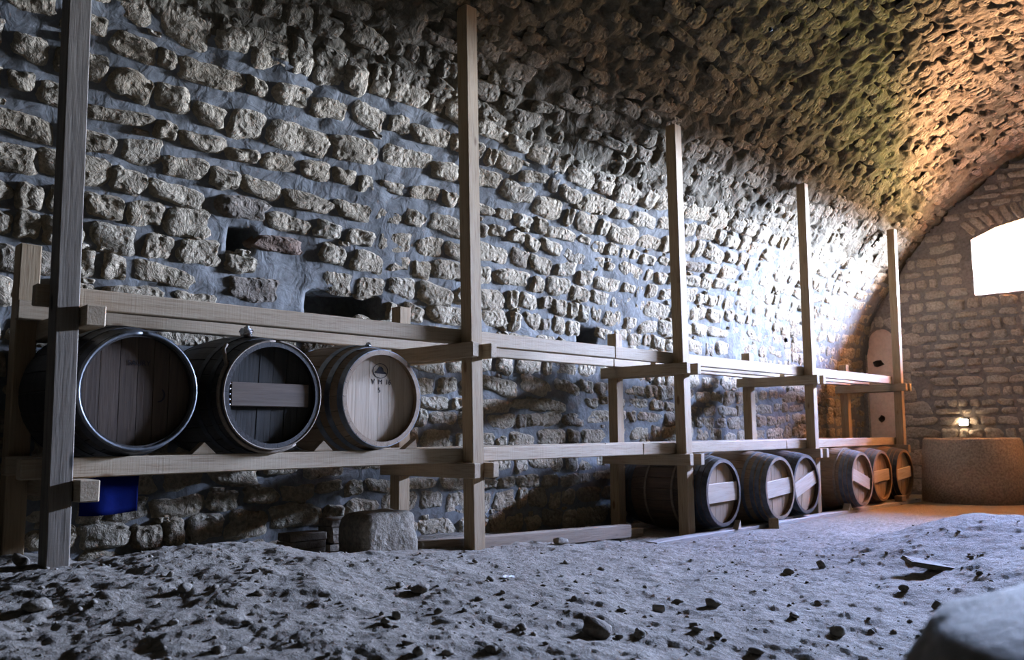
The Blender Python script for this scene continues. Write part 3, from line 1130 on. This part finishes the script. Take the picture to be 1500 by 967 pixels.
def stave_mesh():
    ys = np.linspace(0, BL, 10)
    da = 2 * math.pi / NS
    V, F = [], []
    angs = [-da / 2 * 0.985, -da / 2 * 0.9, 0, da / 2 * 0.9, da / 2 * 0.985]
    rr = [-0.0035, 0, 0.0005, 0, -0.0035]
    for y in ys:
        r = rad(y)
        for a, e in zip(angs, rr):
            V.append((math.sin(a) * (r + e), y, math.cos(a) * (r + e)))
        ri = r - 0.026
        for a in (da / 2, 0, -da / 2):
            V.append((math.sin(a) * ri, y, math.cos(a) * ri))
    n = 8
    for i in range(len(ys) - 1):
        for j in range(n):
            F.append((i * n + j, i * n + (j + 1) % n, (i + 1) * n + (j + 1) % n, (i + 1) * n + j))
    F.append(tuple(range(n)))
    F.append(tuple((len(ys) - 1) * n + j for j in range(n - 1, -1, -1)))
    bm = bmesh.new()
    vv = [bm.verts.new(v) for v in V]
    for f in F:
        bm.faces.new([vv[i] for i in f])
    return bm_mesh('stave', bm)


def hoop_mesh(y, w, th=0.004, wob=0.0, segs=48):
    V, F = [], []
    for i in range(segs):
        a = 2 * math.pi * i / segs
        for yy, e in ((y, 0.0005), (y, th), (y + w, th), (y + w, 0.0005)):
            r = rad(min(max(yy, 0), BL)) + e + wob * math.sin(a * 3 + y * 9)
            V.append((math.sin(a) * r, yy, math.cos(a) * r))
    for i in range(segs):
        j = (i + 1) % segs
        for k in range(4):
            F.append((i * 4 + k, j * 4 + k, j * 4 + (k + 1) % 4, i * 4 + (k + 1) % 4))
    bm = bmesh.new()
    vv = [bm.verts.new(v) for v in V]
    for f in F:
        bm.faces.new([vv[i] for i in f])
    me = bm_mesh('hoop', bm)
    return me


def board_mesh(x0, x1, R, y, th=0.02):
    """piece of a round head between x0 and x1"""
    pts = []
    n = 7
    for i in range(n):
        x = x0 + (x1 - x0) * i / (n - 1)
        pts.append((x, math.sqrt(max(R * R - x * x, 0))))
    for i in range(n):
        x = x1 + (x0 - x1) * i / (n - 1)
        pts.append((x, -math.sqrt(max(R * R - x * x, 0))))
    clean = []
    for p_ in pts:
        if not clean or (abs(p_[0] - clean[-1][0]) + abs(p_[1] - clean[-1][1])) > 1e-4:
            clean.append(p_)
    if abs(clean[0][0] - clean[-1][0]) + abs(clean[0][1] - clean[-1][1]) < 1e-4:
        clean.pop()
    bm = bmesh.new()
    f = bm.faces.new([bm.verts.new((p_[0], y, p_[1])) for p_ in clean])
    r = bmesh.ops.extrude_face_region(bm, geom=[f])
    for g in r['geom']:
        if isinstance(g, bmesh.types.BMVert):
            g.co.y += th
    return bm_mesh('head_board', bm)


def rotated_grain(me_owner, me):
    return me


STAVES = {}
HOOPS = {}


def barrel(x, Y, zc, label, wood, head, hoopm, roll=0.0, batten=None, bmat=None, boards=6, hoops=((0.002, 0.05), (0.10, 0.035), (0.20, 0.035)), hoop2=None, group='oak barrels on the rack'):
    root = empty('barrel', (x, Y, zc - RB))
    tag(root, label, 'barrel', group)
    up = Matrix.Translation((0, 0, RB))
    if wood.name not in STAVES:
        STAVES[wood.name] = stave_mesh()
        STAVES[wood.name].materials.append(wood)
    for i in range(NS):
        add('stave', STAVES[wood.name], None, root, up @ Matrix.Rotation(roll + 2 * math.pi * i / NS, 4, 'Y'))
    for (y, w) in hoops:
        for yy in (y, BL - y - w):
            key = (round(yy, 4), w, hoopm.name)
            if key not in HOOPS:
                HOOPS[key] = hoop_mesh(yy, w)
                HOOPS[key].materials.append(hoopm)
            add('hoop', HOOPS[key], None, root, up)
    if hoop2:
        for (y, w) in hoop2:
            for yy in (y, BL - y - w):
                key = (round(yy, 4), w, 'willow')
                if key not in HOOPS:
                    HOOPS[key] = hoop_mesh(yy, w, 0.013)
                    HOOPS[key].materials.append(willow)
                add('hoop', HOOPS[key], None, root, up)['label'] = 'pale wooden hoop'
    R = RH - 0.018
    cuts = [-R]
    rr = random.Random(int(x * 100))
    for i in range(boards):
        cuts.append(cuts[-1] + rr.uniform(0.75, 1.25))
    cuts = np.array(cuts)
    cuts = (cuts - cuts[0]) / (cuts[-1] - cuts[0]) * 2 * R - R
    for i in range(boards):
        g = 0.0004 if head is oak_pale else 0.0012
        o = add('head_board', board_mesh(cuts[i] + g, cuts[i + 1] - g, R, 0.045 + rr.uniform(0, 0.0004 if head is oak_pale else 0.003)), head, root, up @ Matrix.Rotation(roll, 4, 'Y'))
    o = add('rear_head', board_mesh(-R, R, R, BL - 0.065), oak_dark, root, up)
    if batten is not None:
        ang, h, x0, x1 = batten
        me = box_mesh('head_batten', x1 - x0, 0.026, h, 0.003, ((x0 + x1) / 2, 0, 0))
        add('head_batten', me, bmat or batten_wood, root, up @ Matrix.Translation((0, 0.031, 0)) @ Matrix.Rotation(-ang, 4, 'Y'))
    return root


# wood materials run their grain along local X; staves/heads run along Y/Z, so give them their own mapping
def regrain(mat, axis):
    for nd in mat.node_tree.nodes:
        if nd.type == 'MAPPING' and abs(nd.inputs['Scale'].default_value[0]) < 2.0:
            s = list(nd.inputs['Scale'].default_value)
            lo, hi = min(s), max(s)
            nd.inputs['Scale'].default_value = tuple(lo if i == axis else hi for i in range(3))


for m_ in (oak_pale, oak_mid, oak_dark, oak_black, willow):
    regrain(m_, 1)
for m_ in (head_brown, head_grey, head_tan):
    regrain(m_, 2)

ZU = 1.110
BY = 0.065
G1 = 'barrels on the lower shelf'
u1 = barrel(1.68, BY, ZU, 'brown headed dark barrel on the shelf nearest the old grey post', oak_black, head_brown, hoop_dark, 0.0, hoops=((0.001, 0.045), (0.10, 0.04), (0.20, 0.04)), group=G1)
u2 = barrel(2.395, BY, ZU, 'blackened barrel with a brown batten across its head, middle of the shelf', oak_black, head_grey, hoop_dark, 0.04, (0.0, 0.125, -0.235, 0.225), batten_dark, 6, hoops=((0.001, 0.03), (0.095, 0.035), (0.20, 0.04)), group=G1)
u3 = barrel(3.12, BY, ZU, 'new pale oak barrel with stencilled head and grey hoops on the shelf', oak_pale, oak_pale, hoop_zinc, 0.02, hoops=((0.001, 0.04), (0.10, 0.04), (0.20, 0.045)), group=G1)
# pale head of the new barrel runs vertically
head_pale = wood_mat('pale_oak_head', (0.64, 0.49, 0.34), (0.74, 0.58, 0.42), (0.42, 0.28, 0.17), 0, 0.6, 0.6, False)
regrain(head_pale, 2)
for c_ in u3.children:
    if c_.name.startswith('head_board'):
        c_.data.materials[0] = head_pale


def flat_text(body, size, loc, parent, name='stencil', mat=ink):
    cu = bpy.data.curves.new(name, 'FONT')
    cu.body = body
    cu.size = size
    cu.align_x = 'CENTER'
    cu.extrude = 0.0006
    tmp = bpy.data.objects.new('tmp_text', cu)
    col.objects.link(tmp)
    bpy.context.view_layer.update()
    dg = bpy.context.evaluated_depsgraph_get()
    me = bpy.data.meshes.new_from_object(tmp.evaluated_get(dg))
    bpy.data.objects.remove(tmp)
    me.materials.clear()
    o = add(name, me, mat, parent)
    o.location = loc
    o.rotation_euler = (math.pi / 2, 0, 0)
    return o


hy = 0.0444
flat_text('V  M  16', 0.042, (0.02, hy, RB + 0.085), u3)
flat_text('5', 0.042, (0.005, hy, RB + 0.035), u3)
# oval emblem: thin ring with a dark hat like blot
bm = bmesh.new()
n = 28
for (ra, rb_, hf) in ((0.045, 0.049, None),):
    inn = [bm.verts.new((math.cos(2 * math.pi * i / n) * 0.052, 0, math.sin(2 * math.pi * i / n) * 0.042)) for i in range(n)]
    out = [bm.verts.new((math.cos(2 * math.pi * i / n) * 0.056, 0, math.sin(2 * math.pi * i / n) * 0.046)) for i in range(n)]
    for i in range(n):
        bm.faces.new([inn[i], inn[(i + 1) % n], out[(i + 1) % n], out[i]])
hat = [(-0.046, -0.010), (-0.02, -0.016), (0.02, -0.018), (0.046, -0.018), (0.044, -0.010), (0.024, -0.002), (0.02, 0.016), (0.006, 0.026), (-0.01, 0.026), (-0.020, 0.012), (-0.026, 0.002)]
bm.faces.new([bm.verts.new((a, 0, c_)) for a, c_ in hat])
r = bmesh.ops.extrude_face_region(bm, geom=list(bm.faces))
for g in r['geom']:
    if isinstance(g, bmesh.types.BMVert):
        g.co.y -= 0.0007
o = add('stencil_emblem', bm_mesh('stencil_emblem', bm), ink, u3)
o.location = (0.012, hy, RB + 0.165)
flat_text('SAURY', 0.036, (0.012, hy, RB + 0.125), u1)
# curved scorch mark on the brown head
bm = bmesh.new()
n = 12
ai = [-1.6 + 2.6 * i / (n - 1) for i in range(n)]
inn = [bm.verts.new((math.cos(a) * 0.026, 0, math.sin(a) * 0.03)) for a in ai]
out = [bm.verts.new((math.cos(a) * 0.035, 0, math.sin(a) * 0.036)) for a in ai]
for i in range(n - 1):
    bm.faces.new([inn[i], inn[i + 1], out[i + 1], out[i]])
r = bmesh.ops.extrude_face_region(bm, geom=list(bm.faces))
for g in r['geom']:
    if isinstance(g, bmesh.types.BMVert):
        g.co.y -= 0.0006
o = add('scorch_mark', bm_mesh('scorch_mark', bm), ink, u1)
o.location = (0.11, hy, RB - 0.015)

# nails at the end of the batten and the sprung willow hoop of the black barrel
for k in range(5):
    bm = bmesh.new()
    bmesh.ops.create_uvsphere(bm, u_segments=8, v_segments=5, radius=0.006)
    o = add('nail', bm_mesh('nail', bm, True), bolt_zinc, u2)
    o.location = (-0.243, 0.022, RB - 0.055 + k * 0.027)


def tube(name, pts, r, mat, parent=None, seg=8):
    pts = [Vector(p) for p in pts]
    V, F = [], []
    for i, p in enumerate(pts):
        d = (pts[min(i + 1, len(pts) - 1)] - pts[max(i - 1, 0)]).normalized()
        a = d.orthogonal().normalized()
        if i and a.dot(prev) < 0:
            a = -a
        a = (prev - d * prev.dot(d)).normalized() if i else a
        prev = a
        bb = d.cross(a)
        rr = r if not callable(r) else r(i / (len(pts) - 1))
        for k in range(seg):
            t = 2 * math.pi * k / seg
            V.append(p + a * math.cos(t) * rr + bb * math.sin(t) * rr)
    for i in range(len(pts) - 1):
        for k in range(seg):
            F.append((i * seg + k, i * seg + (k + 1) % seg, (i + 1) * seg + (k + 1) % seg, (i + 1) * seg + k))
    F.append(tuple(range(seg - 1, -1, -1)))
    F.append(tuple((len(pts) - 1) * seg + k for k in range(seg)))
    return add(name, mesh_np(name, [tuple(v) for v in V], F), mat, parent)


pts = []
for i in range(26):
    t = i / 25
    a = math.radians(300 - 150 * t)        # from lower left, round the bottom
    y = 0.028 + 0.0 * t
    r_ = rad(y) + 0.010
    pts.append((math.sin(a) * r_, y, RB + math.cos(a) * r_))
lead = [(-0.265, 0.03, RB + 0.26), (-0.280, 0.03, RB + 0.23), (-0.288, 0.03, RB + 0.19), (-0.286, 0.03, RB + 0.165)]
o = tube('loose_hoop', lead[:2] + pts[0:], lambda t: 0.011, willow, u2)
o['label'] = 'sprung pale willow hoop with its loose end sticking up'
pts = [(math.sin(2 * math.pi * i / 48) * (RH + 0.004), 0.002, RB + math.cos(2 * math.pi * i / 48) * (RH + 0.004)) for i in range(49)]
o = tube('chime_rim', pts, 0.006, willow, u2)
pts = [(math.sin(2 * math.pi * i / 48) * (RH - 0.008), 0.0, RB + math.cos(2 * math.pi * i / 48) * (RH - 0.008)) for i in range(49)]
o = tube('chime_rim', pts, 0.010, hoop_mid, u1)

G2 = 'barrels on the ground under the rack'
ZL = 0.367
TRI = ((0.001, 0.045), (0.055, 0.035), (0.10, 0.035))
l1 = barrel(6.69, -0.10, ZL, 'dark brown ground barrel nearest the viewer, beside the third post', oak_dark, head_tan, hoop_dark, 0.1, (0.02, 0.165, -0.258, 0.258), None, 5, TRI, ((0.30, 0.02),), G2)
l2 = barrel(7.545, -0.195, ZL, 'second ground barrel, brown with grey hoops and a bung on top', oak_mid, head_tan, hoop_mid, 0.0, (0.07, 0.15, -0.258, 0.258), None, 6, ((0.001, 0.045), (0.065, 0.035), (0.115, 0.035), (0.20, 0.03)), None, G2)
l3 = barrel(8.25, -0.12, ZL, 'third ground barrel with a steeply tilted batten, left of the fourth post', oak_dark, head_tan, hoop_dark, 0.2, (0.27, 0.14, -0.25, 0.25), None, 6, TRI, None, G2)
l4 = barrel(9.45, -0.19, ZL, 'fourth ground barrel, pale brown with a batten sloping down, right of the fourth post', oak_mid, head_tan, hoop_mid, 0.1, (-0.28, 0.13, -0.25, 0.25), None, 6, TRI, ((0.17, 0.022), (0.34, 0.02)), G2)
l5 = barrel(10.20, -0.12, ZL, 'fifth ground barrel, second from the end wall', oak_mid, head_tan, hoop_mid, 0.0, (0.05, 0.13, -0.25, 0.25), None, 6, TRI, None, G2)
l6 = barrel(10.905, -0.12, ZL, 'last ground barrel in the row beside the fifth post', oak_mid, head_tan, hoop_dark, 0.15, (0.08, 0.13, -0.25, 0.25), None, 6, TRI, None, G2)
for rt, yy in ((l1, 0.42), (l2, 0.40), (l3, 0.45)):
    o = add('bung', box_mesh('bung', 0.05, 0.05, 0.035, 0.006, (0, 0, 0)), pine, rt)
    o.location = (0, yy, RB + rad(yy) + 0.012)


# wedges and chocks
def wedge(name, x, y, z, lx, ly, h, rot, label, mat=pine, apex=0.5):
    bm = bmesh.new()
    a = [(-lx / 2, -ly / 2, 0), (lx / 2, -ly / 2, 0), (lx * (apex - 0.5), -ly / 2, h)]
    v0 = [bm.verts.new(p_) for p_ in a]
    v1 = [bm.verts.new((p_[0], ly / 2, p_[2])) for p_ in a]
    bm.faces.new(v0)
    bm.faces.new(v1[::-1])
    for i in range(3):
        bm.faces.new([v0[i], v0[(i + 1) % 3], v1[(i + 1) % 3], v1[i]])
    bmesh.ops.bevel(bm, geom=list(bm.edges), offset=0.002, segments=1, affect='EDGES')
    o = add(name, bm_mesh(name, bm), mat)
    o.location = (x, y, z)
    o.rotation_euler = (0, 0, rot)
    return tag(o, label, 'wedge')


wedge('wedge', 2.035, 0.135, 0.8045, 0.13, 0.055, 0.06, 0, 'triangular wooden wedge on the shelf between the first two barrels')
wedge('wedge', 2.74, 0.135, 0.8045, 0.13, 0.055, 0.06, 0, 'triangular wooden wedge on the shelf between the black and the new barrel')
wedge('wedge', 3.37, 0.135, 0.8045, 0.10, 0.055, 0.06, 0, 'wooden wedge on the shelf right of the new pale barrel', apex=0.9)
wedge('wedge', 7.37, -0.20, -0.005, 0.16, 0.09, 0.11, 0.5, 'pale wooden wedge standing in front of the second ground barrel')
wedge('wedge', 6.86, -0.115, 0.045, 0.09, 0.05, 0.075, 0.2, 'small wooden wedge under the right of the first ground barrel', apex=0.8)
wedge('wedge', 9.22, -0.10, 0.045, 0.13, 0.07, 0.07, 0.1, 'small wooden wedge under the left of the fourth ground barrel')
o = add('chock', box_mesh('chock', 0.14, 0.09, 0.07, 0.006, (0, 0, 0.035)), ground_wood)
o.location = (10.70, -0.12, 0.044)
tag(o, 'dark square wooden chock under the last ground barrel', 'chock')


# scraps of white plastic on top of the shelf barrels
def crumple(x, y, z, s, label, seed):
    Vc, Fc = lump(seed, 3, 0.9, 0.8)
    Vc = Vc + 0.22 * np.stack([fbm(Vc, 4, 2, 0.6, seed + k) for k in range(3)], -1)
    Vc[:, 2] = np.maximum(Vc[:, 2], -0.25)
    o = add('plastic_scrap', mesh_np('plastic_scrap', Vc * s, Fc, False), white_scrap)
    o.location = (x, y, z + 0.25 * s)
    return tag(o, label, 'scrap')


crumple(2.345, 0.30, ZU + rad(0.24) - 0.006, 0.075, 'crumpled white plastic scrap on top of the blackened barrel', 5)
crumple(3.10, 0.20, ZU + rad(0.14) - 0.004, 0.04, 'tiny white shred on top of the new pale barrel', 9)

# blue plastic sheet hung behind the front shelf beam, by the old post
nx, nz = 40, 8
gx, gzz = np.meshgrid(np.linspace(1.475, 1.74, nx), np.linspace(0.56, 0.716, nz), indexing='ij')
gy = 0.169 + 0.012 * np.sin(gx * 23) * (0.72 - gzz) / 0.16 + 0.01 * fbm(np.stack([gx, gx * 0, gzz], -1), 9, 2, 0.5, 4) * (0.72 - gzz) / 0.16
gzz = gzz - (gzz < 0.60) * 0.03 * np.sin(gx * 5)
bs = add('plastic_sheet', mesh_np('plastic_sheet', np.stack([gx, gy, gzz], -1).reshape(-1, 3), grid_faces(nx, nz)), blue_sheet)
md = bs.modifiers.new('thick', 'SOLIDIFY')
md.thickness = 0.003
tag(bs, 'blue plastic sheet hanging below the shelf beam by the old post', 'sheet')

# ------------------------------------------------------------------ rough block, tile stack, tub
bm = bmesh.new()
bmesh.ops.create_cube(bm, size=1.0)
bmesh.ops.subdivide_edges(bm, edges=bm.edges, cuts=9, use_grid_fill=True)
Vb = np.array([v.co for v in bm.verts])
q = np.max(np.abs(Vb), 1) * 2
Vr = Vb.copy()
rr_ = np.linalg.norm(Vb * 2, axis=1)
sup = (np.sum(np.abs(Vb * 2) ** 7, axis=1)) ** (1 / 7)
Vr = Vb * (np.max(np.abs(Vb * 2), 1) / sup)[:, None]
Vr = Vr * (1 + 0.05 * fbm(Vr, 3, 3, 0.6, 5))[:, None]
Vr = Vr * np.array([0.43, 0.28, 0.30])
Vr[:, 0] *= 1 - 0.25 * (Vr[:, 2] + 0.15)
for v, c_ in zip(bm.verts, Vr):
    v.co = Vector(c_)
blk = add('stone_block', bm_mesh('stone_block', bm, True), block_stone)
blk.location = (3.20, 0.20, 0.285)
tag(blk, 'rough grey stone block standing under the shelf left of the second post', 'block')
rt = random.Random(4)
TP = [(2.86, 0.50), (3.16, 0.52), (3.44, 0.50)]
TN = [5, 6, 6]
names = ['left', 'middle', 'right']
z0 = gz(3.2, 0.5) - 0.01
for s_, ((tx, ty), tn) in enumerate(zip(TP, TN)):
    zz = z0
    for k in range(tn):
        h = rt.uniform(0.038, 0.048)
        o = add('flat_tile', box_mesh('flat_tile', 0.25, 0.15, h, 0.005, (0, 0, h / 2), 0.004, s_ * 10 + k), tile_mat)
        o.location = (tx + rt.uniform(-.015, .015), ty + rt.uniform(-.02, .02), zz)
        o.rotation_euler = (0, 0, rt.uniform(-.06, .06))
        lev = ('top', 'second from top', 'third from top', 'third from bottom', 'second from bottom', 'bottom')[(tn - 1 - k) if tn == 6 else (0, 1, 2, 4, 5)[tn - 1 - k]]
        tag(o, 'thin brown tile, %s of the %s stack behind the stone block' % (lev, names[s_]), 'tile', 'tiles stacked behind the stone block')
        zz += h + 0.003

# round stone tub at the end wall
prof_ = [(0.0, 0.30), (0.44, 0.30), (0.455, 0.76), (0.475, 0.785), (0.535, 0.785), (0.555, 0.765), (0.60, 0.25), (0.61, -0.03), (0, -0.03)]
seg = 48
V, F = [], []
for r_, z_ in prof_:
    for k in range(seg):
        a = 2 * math.pi * k / seg
        V.append((r_ * math.cos(a), r_ * math.sin(a), z_))
for i in range(len(prof_) - 1):
    for k in range(seg):
        F.append((i * seg + k, i * seg + (k + 1) % seg, (i + 1) * seg + (k + 1) % seg, (i + 1) * seg + k))
V = np.array(V)
V = V + 0.012 * fbm(V, 4, 3, 0.6, 9)[:, None] * V / (np.linalg.norm(V, axis=1)[:, None] + 1e-6)
bm = bmesh.new()
vv = [bm.verts.new(v) for v in V]
for f in F:
    bm.faces.new([vv[i] for i in f])
bmesh.ops.remove_doubles(bm, verts=bm.verts, dist=1e-4)
tub = add('stone_tub', bm_mesh('stone_tub', bm, True), tub_stone)
tub.location = (11.83, -0.62, 0.0)
tag(tub, 'round brown stone tub standing on the floor before the end wall', 'tub')
